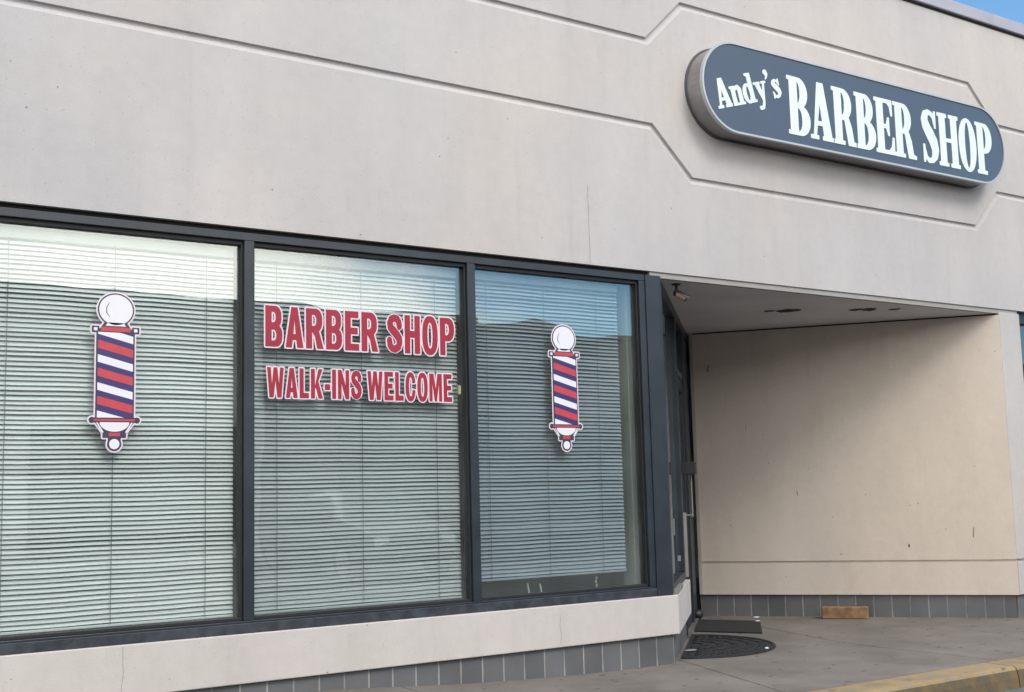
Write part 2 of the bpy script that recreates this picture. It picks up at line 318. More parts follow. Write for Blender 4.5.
# hairline crack in the fascia, a thin sealant line
mb = MB(); zz = [2.732, 2.83, 2.97, 3.1, 3.2, 3.28]; xx = [5.06, 5.061, 5.059, 5.06, 5.058, 5.06]
for a in range(5): mb.add([(xx[a]-.002, -.0015, zz[a]), (xx[a]+.002, -.0015, zz[a]), (xx[a+1]+.0012, -.0015, zz[a+1]), (xx[a+1]-.0012, -.0015, zz[a+1])], [(0, 1, 2, 3)])
mb.build('crack', pmat('crack_grey', (.27, .26, .26), .95), fas)
for cx, z0_, z1_, jj in ((1.92, .205, .455, 1), (4.71, .22, .40, 2)):
    mb = MB(); rnd = random.Random(jj); px_ = cx
    for q in range(6):
        za, zb_ = z0_+(z1_-z0_)*q/6, z0_+(z1_-z0_)*(q+1)/6; nx_ = px_+rnd.uniform(-.008, .008)
        mb.add([(px_-.001, -.0015, za), (px_+.001, -.0015, za), (nx_+.001, -.0015, zb_), (nx_-.001, -.0015, zb_)], [(0, 1, 2, 3)]); px_ = nx_
    mb.build('crack', bpy.data.materials['crack_grey'], bld)
# trim bead under the fascia over the entrance
mb = MB(); mb.box(5.60, .012, Z1-.041, 10.0, .05, Z1-.001); mb.build('drip_edge', pmat('drip_edge_paint', (.30, .29, .28), .8), bld)
mb = MB(); mb.box(XL, -.035, ZT+.022, XR, .36, ZT+.135); cop = mb.build('coping', METAL, bld, .006)
mb = MB(); mb.box(XL, -.006, ZT+.001, XR, .30, ZT+.021); mb.build('gap', GASK, cop)
mb = MB(); mb.box(XL, .31, 5.2, XR, 9, 5.3); mb.build('roof', pmat('roof_gravel', (.2, .2, .2), .95), bld)
# knee wall
def knee(mb, pts, z0, z1, th):
    """slab wall following a plan polyline, thickness to the left-hand inside"""
    pl = pts; inn = offs(pl, th)
    mb.prism(pl+list(reversed(inn)), z0, z1, lambda u, v, d: (u, v, d))
KE = D.lerp(B, .455)
mb = MB(); knee(mb, [(XL, 0), (D.x+.02, 0), (KE.x+.02, KE.y)], KB, Z2, .26); mb.build('knee_wall', WALL2, bld, .006)
def tiles(name, p, q, n_in, z0f, z1, parent, rec=.03, th=.1):
    """row of tiles from p to q (plan), face recessed rec along the inward normal n_in; returns the part"""
    d = (q-p); Ln = d.length; d = d/Ln; k = int(Ln/.157)+1
    t, g = MB(), MB(); a = p+n_in*rec
    def pt(s_, dep, z): v = a+d*s_+n_in*dep; return (v.x, v.y, z)
    for i in range(k):
        s0, s1 = i*.157+.0055, min((i+1)*.157-.0055, Ln)
        if s1-s0 < .01: continue
        za = z0f(a.x+d.x*s0); 
        t.add([pt(s0, 0, za-.02), pt(s1, 0, za-.02), pt(s1, .01, za-.02), pt(s0, .01, za-.02), pt(s0, 0, z1-.004), pt(s1, 0, z1-.004), pt(s1, .01, z1-.004), pt(s0, .01, z1-.004)],
              [(0,3,2,1),(4,5,6,7),(0,1,5,4),(1,2,6,5),(2,3,7,6),(3,0,4,7)])
    g.add([pt(0, .0025, -.02), pt(Ln, .0025, -.02), pt(Ln, th, -.02), pt(0, th, -.02), pt(0, .0025, z1-.003), pt(Ln, .0025, z1-.003), pt(Ln, th, z1-.003), pt(0, th, z1-.003)],
          [(0,3,2,1),(4,5,6,7),(0,1,5,4),(1,2,6,5),(2,3,7,6),(3,0,4,7)])
    o = t.build(name, TILE, parent, .0015, seg=1); g.build('grout', GROUT, o); return o
nD = Vector((-(B-D).normalized().y, (B-D).normalized().x, 0))
nA = Vector(((A-B).normalized().y*-1, (A-B).normalized().x, 0))*1
if nA.y < 0: nA = -nA
tiles('base_tile', Vector((5.706-.157*60, 0, 0)), Vector((5.706, 0, 0)), Vector((0, 1, 0)), zf, KB, bld)
tiles('base_tile', D+(B-D).normalized()*.012, KE, nD, zf, KB, bld)
# alcove wall
dA = (A-B).normalized()
def awall(u, v, dep): p = B+dA*u+nA*dep; return (p.x, p.y, v)
LA = (A-B).length
mb = MB()
mb.prism([(0, .505), (LA, .505), (LA, SZ-.014), (0, SZ-.014)], 0, .2, awall)
mb.prism([(0, .487), (LA, .487), (LA, .5045), (0, .5045)], .014, .2, awall)
mb.prism([(0, KB), (LA, KB), (LA, .4865), (0, .4865)], -.004, .2, awall)
# end pier with its own little chamfer
ae = mb.build('alcove_wall', ALC, bld)
mb = MB(); mb.prism([(0, SZ-.0135), (LA, SZ-.0135), (LA, SZ-.0005), (0, SZ-.0005)], .012, .18, awall); mb.build('gap', GASK, ae)
SCR = pmat('dark_scuff', (.07, .06, .05), .9)
for uu, vv, wd_, ht_, sl in ((.16, 2.30, .010, .075, .012), (.95, 1.10, .004, .05, -.01), (1.9, .62, .012, .03, .0), (2.45, .70, .006, .09, .008), (.5, 1.75, .004, .03, .0), (1.3, .56, .03, .006, 0)):
    q = [(uu, vv), (uu+wd_, vv+.004), (uu+wd_*.8+sl, vv+ht_), (uu+sl, vv+ht_*.9)]
    mb = MB(); mb.prism(q, -.0025, -.0005, awall); mb.build('scuff', SCR, ae)
tiles('base_tile', B+dA*.0, A-dA*.03, nA, zf, KB, bld, rec=.022)
mb = MB()
for z0, z1, e in ((KB, .4865, -.004), (.487, .5045, .014), (.505, 2.726-.031, 0)):
    pts = [(9.70-e*.4, e), (10.015, e), (10.015, .34), (9.74, .34), (9.60+e, .1310)]
    pts = [(9.705, e), (10.012-max(e, 0), e), (10.012-max(e, 0), .36), (9.72, .36)]
    mb.prism(pts, z0, z1, lambda u, v, d: (u, v, d))
mb.build('pier', WALL, bld, .005)
tiles('base_tile', Vector((9.725, 0, 0)), Vector((10.0, 0, 0)), Vector((0, 1, 0)), zf, KB, bld)
tiles('base_tile', Vector((10.022, 0, 0)), Vector((10.022+.157*60, 0, 0)), Vector((0, 1, 0)), zf, KB, bld)
# soffit
mb = MB(); mb.prism([(5.72, .051), (9.70, .051), (9.78, .30), (8.10, 2.40), (7.9, 2.40)], SZ, SZ+.02, lambda u, v, d: (u, v, d)); sof = mb.build('soffit', SOFF, bld)
# torn fixture holes in the soffit
HOLE = pmat('soffit_hole', (.02, .02, .02), .9)
def blotch(cx, cy_, L_, W_, ang, seed):
    rnd = random.Random(seed); n = 18; ca, sa = math.cos(ang), math.sin(ang); vs = []
    for i in range(n):
        t = 2*PI*i/n; r = .7+.5*rnd.random(); u = math.cos(t)*L_*r; v = math.sin(t)*W_*r; vs.append((cx+u*ca-v*sa, cy_+u*sa+v*ca, SZ-.003))
    return MB().add(vs, [tuple(range(n))])
for k, (cx, cy_, l_, w_) in enumerate([(7.76, .72, .10, .10), (7.62, .80, .05, .05), (8.28, .42, .06, .06), (8.38, .36, .06, .10), (8.58, .25, .05, .05)]):
    blotch(cx, cy_, l_, w_, -.75, k).build('damaged_patch', HOLE, sof)
# neighbour glazing right of the pier
mb = MB(); mb.box(10.03, .05, 2.62, 13.5, .15, 2.72); mb.box(10.02, .05, .47, 10.075, .15, 2.62); mb.box(10.076, .05, .47, 13.5, .15, .54); nf = mb.build('window_frame', FRAME, bld, .002)
mb = MB(); mb.box(10.08, .10, .54, 13.5, .106, 2.62); mb.build('pane', GLASS_D, nf)
mb = MB(); mb.box(10.02, .0, KB, 24, .26, Z2); mb.build('knee_wall', WALL2, bld, .005)
mb = MB(); mb.box(13.5, .02, Z2, 24, .26, Z1-.002); mb.build('side_wall', WALL, bld)
mb = MB(); mb.box(-14, .02, Z2+.001, -1.70, .26, Z1-.002); mb.build('side_wall', WALL, bld)
# window frames -------------------------------------------------
FY, GY = .02, .07          # frame face and pane
ZB, ZH = .531, 2.655       # bottom and head of the openings (face members)
bays = [(-1.68, -.34), (-.28, 1.10), (1.16, 2.583), (2.643, 4.077), (4.137, 5.505)]
fr = thing('tmp', 't', 't'); bpy.data.objects.remove(fr)
mb = MB()
mb.box(-1.74, FY, ZH, 5.56, .12, 2.700)
frm = mb.build('window_frame', FRAME, bld, .003)
mb = MB(); mb.box(-1.74, FY-.004, Z2+.001, 5.56, .12, ZB-.012); mb.build('sill_member', SILLM, frm, .003)
mb = MB(); mb.box(-1.74, FY+.001, ZB-.0115, 5.56, .119, ZB); mb.build('sill_cap', FRAME, frm, .002)
mb = MB(); mb.box(-1.74, .035, 2.7005, 5.62, .2, Z1-.0005); mb.build('head_gap', GASK, frm)
for k in range(len(bays)+1):
    if k == 0: x0, x1 = -1.74, -1.681
    elif k == len(bays): x0, x1 = 5.506, 5.559
    else: x0, x1 = bays[k-1][1], bays[k][0]
    mb = MB(); mb.box(x0, FY+.001, ZB+.0005, x1, .115, ZH-.0005); mb.build('mullion', FRAME, frm, .003)
for k, (x0, x1) in enumerate(bays):
    # inner stops, recessed from the face
    mb = MB(); s_ = .018
    y0, y1 = FY+.022, .11
    mb.box(x0, y0, ZH-.024, x1, y1, ZH-.0007); mb.box(x0, y0, ZB+.0007, x1, y1, ZB+.018); mb.box(x0+.0005, y0, ZB+.0185, x0+.010, y1, ZH-.0245); mb.box(x1-.012, y0, ZB+.0185, x1-.0005, y1, ZH-.0245)
    mb.build('glazing_stop', FRAME_IN, frm, .0015)
    mb = MB(); mb.box(x0+.004, GY, ZB+.004, x1-.004, GY+.006, ZH-.004); mb.build('pane', GLASS, frm)
# corner post: a folded cover with an angled facet
mb = MB(); u = (B-D).normalized()
pp = [(5.560, .012), (5.672, .010), (5.700, .012), (5.716, .026), (5.716+u.x*.05, .026+u.y*.05), (5.70+u.x*.05-.05, u.y*.05+.08), (5.56, .11)]
mb.prism(pp, Z2+.0015, 2.6995, lambda u_, v, d: (u_, v, d)); mb.build('corner_post', FRAME, bld, .002)
# side glazing and door on the splayed wall
def dmap(s_, z, dep): p = D+u*s_+nD*dep; return (p.x, p.y, z)
def dbox(mb, s0, z0, d0, s1, z1, d1):
    vs = [dmap(a, c, b) for a, b, c in ((s0,d0,z0),(s1,d0,z0),(s1,d1,z0),(s0,d1,z0),(s0,d0,z1),(s1,d0,z1),(s1,d1,z1),(s0,d1,z1))]
    mb.add(vs, [(0,3,2,1),(4,5,6,7),(0,1,5,4),(1,2,6,5),(2,3,7,6),(3,0,4,7)]); return mb
LK = (KE-D).length; LD = (B-D).length
mb = MB(); dbox(mb, .105, Z2+.002, .02, LK, .53, .12); dbox(mb, .105, 2.60, .02, LD, SZ-.002, .12); dbox(mb, LK-.06, .531, .02, LK, 2.599, .12); sf = mb.build('side_window_frame', FRAME, bld, .003)
mb = MB(); dbox(mb, .11, .535, .06, LK-.062, 2.598, .066); mb.build('pane', GLASS, sf)
mb = MB(); dbox(mb, .03, Z2+.0015, -.012, .60, Z2+.035, .018); mb.build('sill_member', pmat('weathered_side_sill', (.22, .22, .22), .6, var=.4, vscale=20), sf)
mb = MB(); dbox(mb, LK+.001, .0, .02, LK+.055, 2.599, .12); dbox(mb, LK+1.0, 0, .02, LK+1.055, 2.599, .12); dbox(mb, LK+1.056, 0, .03, LD-.002, 2.599, .12)
df = mb.build('door_frame', FRAME, bld, .003)
mb = MB(); dbox(mb, LK+.06, .02, .04, LK+.14, 2.15, .085); dbox(mb, LK+.915, .02, .04, LK+.995, 2.15, .085); dbox(mb, LK+.141, .02, .04, LK+.914, .24, .085); dbox(mb, LK+.141, 2.05, .04, LK+.914, 2.15, .085)
door = mb.build('door', FRAME, bld, .003)
mb = MB(); dbox(mb, LK+.141, .241, .058, LK+.914, 2.049, .064); mb.build('door_glass', GLASS_D, door)
mb = MB(); dbox(mb, LK+.056, 2.151, .03, LK+.999, 2.2, .12); dbox(mb, LK+.056, 2.2005, .06, LK+.999, 2.598, .066); mb.build('transom', GLASS_D, df)
mb = MB(); dbox(mb, LK+.06, 1.31, -.095, LK+.19, 1.41, .039); mb.build('door_lock', DKP, door, .004)
mb = MB(); mb.tube(dmap(LK+.14, .96, -.05), dmap(LK+.14, 1.309, -.05), .0065); mb.tube(dmap(LK+.14, .975, .04), dmap(LK+.14, .975, -.05), .0065); mb.build('door_handle', pmat('dull_grey_metal', (.28, .28, .28), .5, metal=.5), door)
mb = MB(); dbox(mb, LK+.003, Z2+.02, -.004, LK+.04, 1.0, .019); mb.build('weather_strip', pmat('grey_door_strip', (.30, .29, .28), .5, var=.2), df)
dbox(MB(), .60, .66, -.003, .612, .70, .019).build('clip', STEEL, sf); dbox(MB(), .30, .86, .012, .312, .98, .019).build('clip', STEEL, sf)
mb = MB(); dbox(mb, LK, -.02, .0, LD, .018, .13); mb.build('threshold', pmat('worn_threshold', (.16, .15, .15), .6, metal=.3, var=.4, vscale=12), bld)
# white sealed joint down the alcove corner
mb = MB(); mb.prism([(.0, .2), (.03, .2), (.03, SZ-.002), (.0, SZ-.002)], -.012, -.001, awall); mb.build('corner_bead', pmat('bead_paint', (.40, .36, .32), .8), bld)
# interior shell
mb = MB()
mb.add([(-3.0, .262, .17), (5.75, .262, .17), (8.1, 2.6, .17), (8.1, 6, .17), (-3, 6, .17)], [(0, 1, 2, 3, 4)]); mb.build('floor', INTF, bld)
mb = MB(); mb.add([(-3, .12, 2.74), (5.76, .12, 2.74), (8.05, 2.5, 2.74), (8.1, 6, 2.74), (-3, 6, 2.74)], [(0, 1, 2, 3, 4)]); mb.build('ceiling', INT, bld)
mb = MB(); mb.box(-3.1, 6, .0, 14, 6.1, 2.9); mb.box(-3.1, .27, 0, -3, 5.999, 2.9); mb.box(8.1, 2.5, 0, 8.2, 5.999, 2.9); mb.build('inner_wall', INT, bld)
mb = MB(); mb.box(5.50, .17, .18, 5.735, .30, 2.735); mb.build('inner_column', pmat('column_plaster', (.50, .50, .46), .9), bld, .004)
mb = MB(); mb.box(-14, .27, 0, -13.9, 9, 5.2); mb.box(XR-.1, .27, 0, XR, 9, 5.2); mb.box(-14, 9, 0, XR, 9.1, 5.2); mb.build('outer_wall', WALL, bld)
# inner sill ledge
mb = MB(); mb.box(-1.74, .122, Z2+.02, 5.6, .30, ZB-.01); mb.build('inner_sill', pmat('inner_sill_laminate', (.10, .11, .12), .5), bld)

# ---------------------------------------------------------------- window blinds
def blind(x0, x1, zb, zt, label, cords, yb=.125, sm=None):
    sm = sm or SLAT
    t = thing('window_blind', label, 'blind', ((x0+x1)/2, yb+.012, zb), 'horizontal blinds hanging behind the shop windows')
    mb = MB(); rnd = random.Random(int(x0*100)); pitch = .0252; n = int((zt-.055-zb-.02)/pitch)
    ang = math.radians(48); hw = .0136
    for i in range(n+1):
        z = zb+.024+i*pitch; nseg = 12
        dz0 = rnd.gauss(0, .0011); dz1 = rnd.gauss(0, .0011); da = rnd.gauss(0, .06)
        if rnd.random() < .04: da += rnd.choice((-.25, .3))
        a_ = ang+da; vs = []
        for j in range(nseg+1):
            x = x0+(x1-x0)*j/nseg; zz_ = z+dz0+(dz1-dz0)*j/nseg + .0012*math.sin(j*1.3+i*.05)
            for k in range(4):
                s_ = (k/3*2-1)*hw; bow = .0022*(1-(k/3*2-1)**2)
                # outer (towards the street) edge low
                vs.append((x, yb+.012+s_*math.cos(a_)-bow*math.sin(a_), zz_+s_*math.sin(a_)+bow*math.cos(a_)))
        mb.add(vs, [(j*4+k, j*4+k+1, (j+1)*4+k+1, (j+1)*4+k) for j in range(nseg) for k in range(3)])
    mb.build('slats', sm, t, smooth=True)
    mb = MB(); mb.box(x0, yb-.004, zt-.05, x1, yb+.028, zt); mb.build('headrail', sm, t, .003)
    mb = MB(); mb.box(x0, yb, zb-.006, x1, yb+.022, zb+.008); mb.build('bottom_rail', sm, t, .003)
    for c in cords:
        mb = MB(); mb.box(c-.0018, yb-.006, zb+.008, c+.0018, yb-.0045, zt-.05); mb.build('ladder_cord', CORD, t)
    return t
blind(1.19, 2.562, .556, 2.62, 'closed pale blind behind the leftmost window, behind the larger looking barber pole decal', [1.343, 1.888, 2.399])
blind(2.66, 4.056, .556, 2.62, 'closed blind, slats darkened for dimmer light, in the middle window behind the red lettering', [2.821, 3.37, 3.89], sm=SLAT2)
blind(4.175, 5.388, .645, 2.625, 'shorter blind, slats darkened and blued for dimmer light, in the right window, stopping above the sill', [4.279, 4.742, 5.188], sm=SLAT3)
blind(-.25, 1.06, .556, 2.62, 'closed pale blind in the window left of the picture edge', [0, .45, .9])
blind(-1.65, -.38, .556, 2.62, 'closed pale blind in the farthest left window outside the picture', [-1.5, -1, -.6])
# small things on the inner sill under the short blind
for k, (x, h, lb) in enumerate([(4.60, .075, 'thin pale stick standing left on the sill under the short blind'), (4.70, .065, 'thin pale stick standing right on the sill under the short blind')]):
    mb = MB(); mb.tube((x, .17, ZB-.009), (x-.012, .175, ZB+h), .006, 8); tag(rebase(mb.build('stick', pmat('pale_plastic', (.42, .52, .52), .4), None)), lb, 'stick', 'sticks on the window sill')
mb = MB()
for k in range(4): mb.tube((5.15+.004*(k % 2), .17, ZB-.009+k*.026), (5.15+.004*(k % 2), .17, ZB-.009+k*.026+.018), .009, 8)
for k in range(3): mb.tube((5.15+.004*(k % 2), .17, ZB-.009+k*.026+.016), (5.15, .17, ZB-.009+k*.026+.03), .003, 6)
tag(rebase(mb.build('bead_chain_weight', pmat('bead_plastic', (.35, .38, .38), .4), None)), 'small beaded pull weight near the right end of the sill under the short blind', 'blind pull')

# ---------------------------------------------------------------- outline drawing: signed distance shapes -> contours -> solids
def sd_poly(P, X, Z):
    P = np.array(P, float); d = np.full(X.shape, 1e9); s = np.ones(X.shape); n = len(P)
    for i in range(n):
        a, b = P[i], P[i-1]; e = b-a; wx, wz = X-a[0], Z-a[1]; L2 = e@e
        if L2 < 1e-14: continue
        t = np.clip((wx*e[0]+wz*e[1])/L2, 0, 1); d = np.minimum(d, (wx-e[0]*t)**2+(wz-e[1]*t)**2)
        c1 = Z >= a[1]; c2 = Z < b[1]; c3 = e[0]*wz > e[1]*wx
        s = np.where((c1 & c2 & c3) | (~c1 & ~c2 & ~c3), -s, s)
    return s*np.sqrt(d)
def sd_stroke(P, X, Z):
    d = np.full(X.shape, 1e9)
    for a, b in zip(P, P[1:]):
        ax, az, ar = a; bx, bz, br = b; ex, ez = bx-ax, bz-az; L2 = ex*ex+ez*ez+1e-12
        t = np.clip(((X-ax)*ex+(Z-az)*ez)/L2, 0, 1); d = np.minimum(d, np.hypot(X-ax-ex*t, Z-az-ez*t)-(ar+(br-ar)*t))
    return d
def ell(cx, cz, rx, rz, n=40, p=2.0):
    o = []
    for i in range(n):
        t = 2*PI*i/n; c, s = math.cos(t), math.sin(t)
        o.append((cx+rx*math.copysign(abs(c)**(2/p), c), cz+rz*math.copysign(abs(s)**(2/p), s)))
    return o
def box2(x0, z0, x1, z1): return [(x0, z0), (x1, z0), (x1, z1), (x0, z1)]
def bowl(x0, z0, x1, z1, rx, rz=None):
    rz = min(rz if rz else (z1-z0)/2, (z1-z0)/2); o = [(x0, z0)]
    for i in range(9): t = -PI/2+PI/2*i/8; o.append((x1-rx+rx*math.cos(t), z0+rz+rz*math.sin(t)))
    for i in range(9): t = PI/2*i/8; o.append((x1-rx+rx*math.cos(t), z1-rz+rz*math.sin(t)))
    return o+[(x0, z1)]
def field(ops, X, Z):
    d = np.full(X.shape, 9.)
    for op in ops:
        s, kind, P = op
        v = sd_poly(P, X, Z) if kind == 'p' else sd_stroke(P, X, Z)
        d = np.minimum(d, v) if s == '+' else np.maximum(d, -v)
    return d
def contours(D_, x0, z0, h, lev=0.):
    """marching squares -> closed loops"""
    V = D_-lev; V = np.where(V == 0, 1e-9, V); ins = V < 0; H_, W_ = V.shape; nxt = {}
    def pt(k):
        (j, i, o) = k
        if o == 0: t = V[j, i]/(V[j, i]-V[j, i+1]); return (x0+(i+t)*h, z0+j*h)
        t = V[j, i]/(V[j, i]-V[j+1, i]); return (x0+i*h, z0+(j+t)*h)
    code = ins[:-1, :-1]*1+ins[:-1, 1:]*2+ins[1:, 1:]*4+ins[1:, :-1]*8
    js, is_ = np.nonzero((code > 0) & (code < 15))
    for j, i in zip(js.tolist(), is_.tolist()):
        c = int(code[j, i]); b, r, t, l = (j, i, 0), (j, i+1, 1), (j+1, i, 0), (j, i, 1)
        sg = {1:[(b,l)],2:[(r,b)],3:[(r,l)],4:[(t,r)],5:[(b,l),(t,r)],6:[(t,b)],7:[(t,l)],8:[(l,t)],9:[(b,t)],10:[(r,b),(l,t)],11:[(r,t)],12:[(l,r)],13:[(b,r)],14:[(l,b)]}[c]
        for a, q in sg: nxt[a] = q
    loops = []
    while nxt:
        s, q = nxt.popitem(); lp = [pt(s)]
        while q != s and q in nxt: lp.append(pt(q)); q = nxt.pop(q)
        # drop nearly collinear points
        P = lp; ch = True
        for eps in (h*.06, h*.10):
            o = []; n = len(P)
            for k in range(n):
                a = o[-1] if o else P[-1]; b = P[k]; c = P[(k+1) % n]
                ex, ez = c[0]-a[0], c[1]-a[1]; Lq = math.hypot(ex, ez)
                if Lq > 1e-9 and abs(ex*(b[1]-a[1])-ez*(b[0]-a[0]))/Lq < eps and Lq < 25*h: continue
                o.append(b)
            P = o
        if len(P) > 2: loops.append(P)
    return loops
def ar(lp): return sum(a[0]*b[1]-b[0]*a[1] for a, b in zip(lp, lp[1:]+lp[:1]))/2
def inside(p, lp):
    c = False
    for a, b in zip(lp, lp[1:]+lp[:1]):
        if (a[1] > p[1]) != (b[1] > p[1]) and p[0] < (b[0]-a[0])*(p[1]-a[1])/(b[1]-a[1])+a[0]: c = not c
    return c
def solids(mb, loops, fn, ya, yb):
    """outer loops with their holes, extruded from depth ya (front) to yb"""
    outs = []; holes = []
    for l in loops:
        dep = sum(inside(l[0], m) for m in loops if m is not l)
        (holes if dep % 2 else outs).append(l)
    for o_ in outs:
        hs = [h_ for h_ in holes if inside(h_[0], o_)]
        polys = [o_]+hs; flatp = [p for q in polys for p in q]
        tri = tessellate_polygon([[Vector((p[0], p[1], 0)) for p in q] for q in polys]); n = len(flatp)
        vs = [fn(p[0], p[1], ya) for p in flatp]+[fn(p[0], p[1], yb) for p in flatp]
        fs = [tuple(t) for t in tri]+[tuple(n+k for k in t[::-1]) for t in tri]; o = 0
        for q in polys:
            m = len(q); fs += [(o+k, o+(k+1) % m, n+o+(k+1) % m, n+o+k) for k in range(m)]; o += m
        mb.add(vs, fs)
    return mb
def grid(x0, z0, x1, z1, h):
    xs = np.arange(x0, x1+h, h); zs = np.arange(z0, z1+h, h); return np.meshgrid(xs, zs)

# bold condensed sans capitals, cap height 1
P = lambda pts: ('+', 'p', pts)
Mi = lambda pts: ('-', 'p', pts)
S_ = lambda pts: ('+', 's', pts)
sst = .20
SANS = {
 'B': (.58, [P(bowl(0, 0, .56, .54, .20, .22)), P(bowl(0, .46, .53, 1, .2, .22)), Mi(bowl(sst, .14, .365, .42, .1, .12)), Mi(bowl(sst, .59, .345, .86, .09, .11))]),
 'A': (.60, [P([(0, 0), (.195, 1), (.405, 1), (.60, 0), (.395, 0), (.365, .19), (.235, .19), (.205, 0)]), Mi([(.255, .33), (.345, .33), (.30, .72)])]),
 'R': (.60, [P(bowl(0, .41, .56, 1, .22, .25)), P(box2(0, 0, sst, 1)), P([(.22, .44), (.42, .50), (.50, .30), (.60, 0), (.385, 0), (.31, .30), (.2, .44)]), Mi(bowl(sst, .56, .36, .85, .1, .13))]),
 'E': (.50, [P(box2(0, 0, sst, 1)), P(box2(0, .84, .48, 1)), P(box2(0, 0, .50, .165)), P(box2(0, .42, .45, .58))]),
 'S': (.58, [S_([(.47, .70, .095), (.455, .80, .095), (.39, .885, .095), (.28, .91, .09), (.17, .87, .095), (.115, .765, .10), (.14, .655, .105), (.25, .565, .115), (.36, .48, .115), (.455, .38, .11), (.475, .26, .10), (.43, .15, .095), (.31, .09, .09), (.19, .11, .09), (.115, .19, .095), (.095, .31, .095)])]),
 'H': (.58, [P(box2(0, 0, sst, 1)), P(box2(.38, 0, .58, 1)), P(box2(.1, .42, .5, .59))]),
 'O': (.60, [P(ell(.30, .5, .30, .52, 48, 2.4)), Mi(ell(.30, .5, .105, .35, 40, 2.4))]),
 'P': (.56, [P(bowl(0, .38, .56, 1, .23, .27)), P(box2(0, 0, sst, 1)), Mi(bowl(sst, .53, .36, .85, .1, .14))]),
 'W': (.84, [P([(0, 1), (.12, 0), (.32, 0), (.42, .60), (.52, 0), (.72, 0), (.84, 1), (.66, 1), (.60, .40), (.51, 1), (.33, 1), (.24, .40), (.18, 1)])]),
 'L': (.48, [P(box2(0, 0, sst, 1)), P(box2(0, 0, .47, .17))]),
 'K': (.62, [P(box2(0, 0, sst, 1)), P([(.18, .33), (.40, 1), (.61, 1), (.38, .58), (.62, 0), (.40, 0), (.26, .36)])]),
 '-': (.28, [P(box2(.0, .30, .27, .49))]),
 'I': (.20, [P(box2(0, 0, sst, 1))]),
 'N': (.60, [P(box2(0, 0, .18, 1)), P(box2(.42, 0, .60, 1)), P([(0, 1), (.19, 1), (.60, 0), (.41, 0)])]),
 'C': (.58, [P(ell(.29, .5, .29, .52, 48, 2.3)), Mi(ell(.30, .5, .105, .35, 40, 2.4)), Mi([(.30, .40), (.70, .36), (.70, .66), (.30, .62)])]),
 'M': (.74, [P([(0, 0), (0, 1), (.25, 1), (.37, .42), (.49, 1), (.74, 1), (.74, 0), (.57, 0), (.57, .70), (.43, 0), (.31, 0), (.17, .70), (.17, 0)])]),
}
t_ = .055
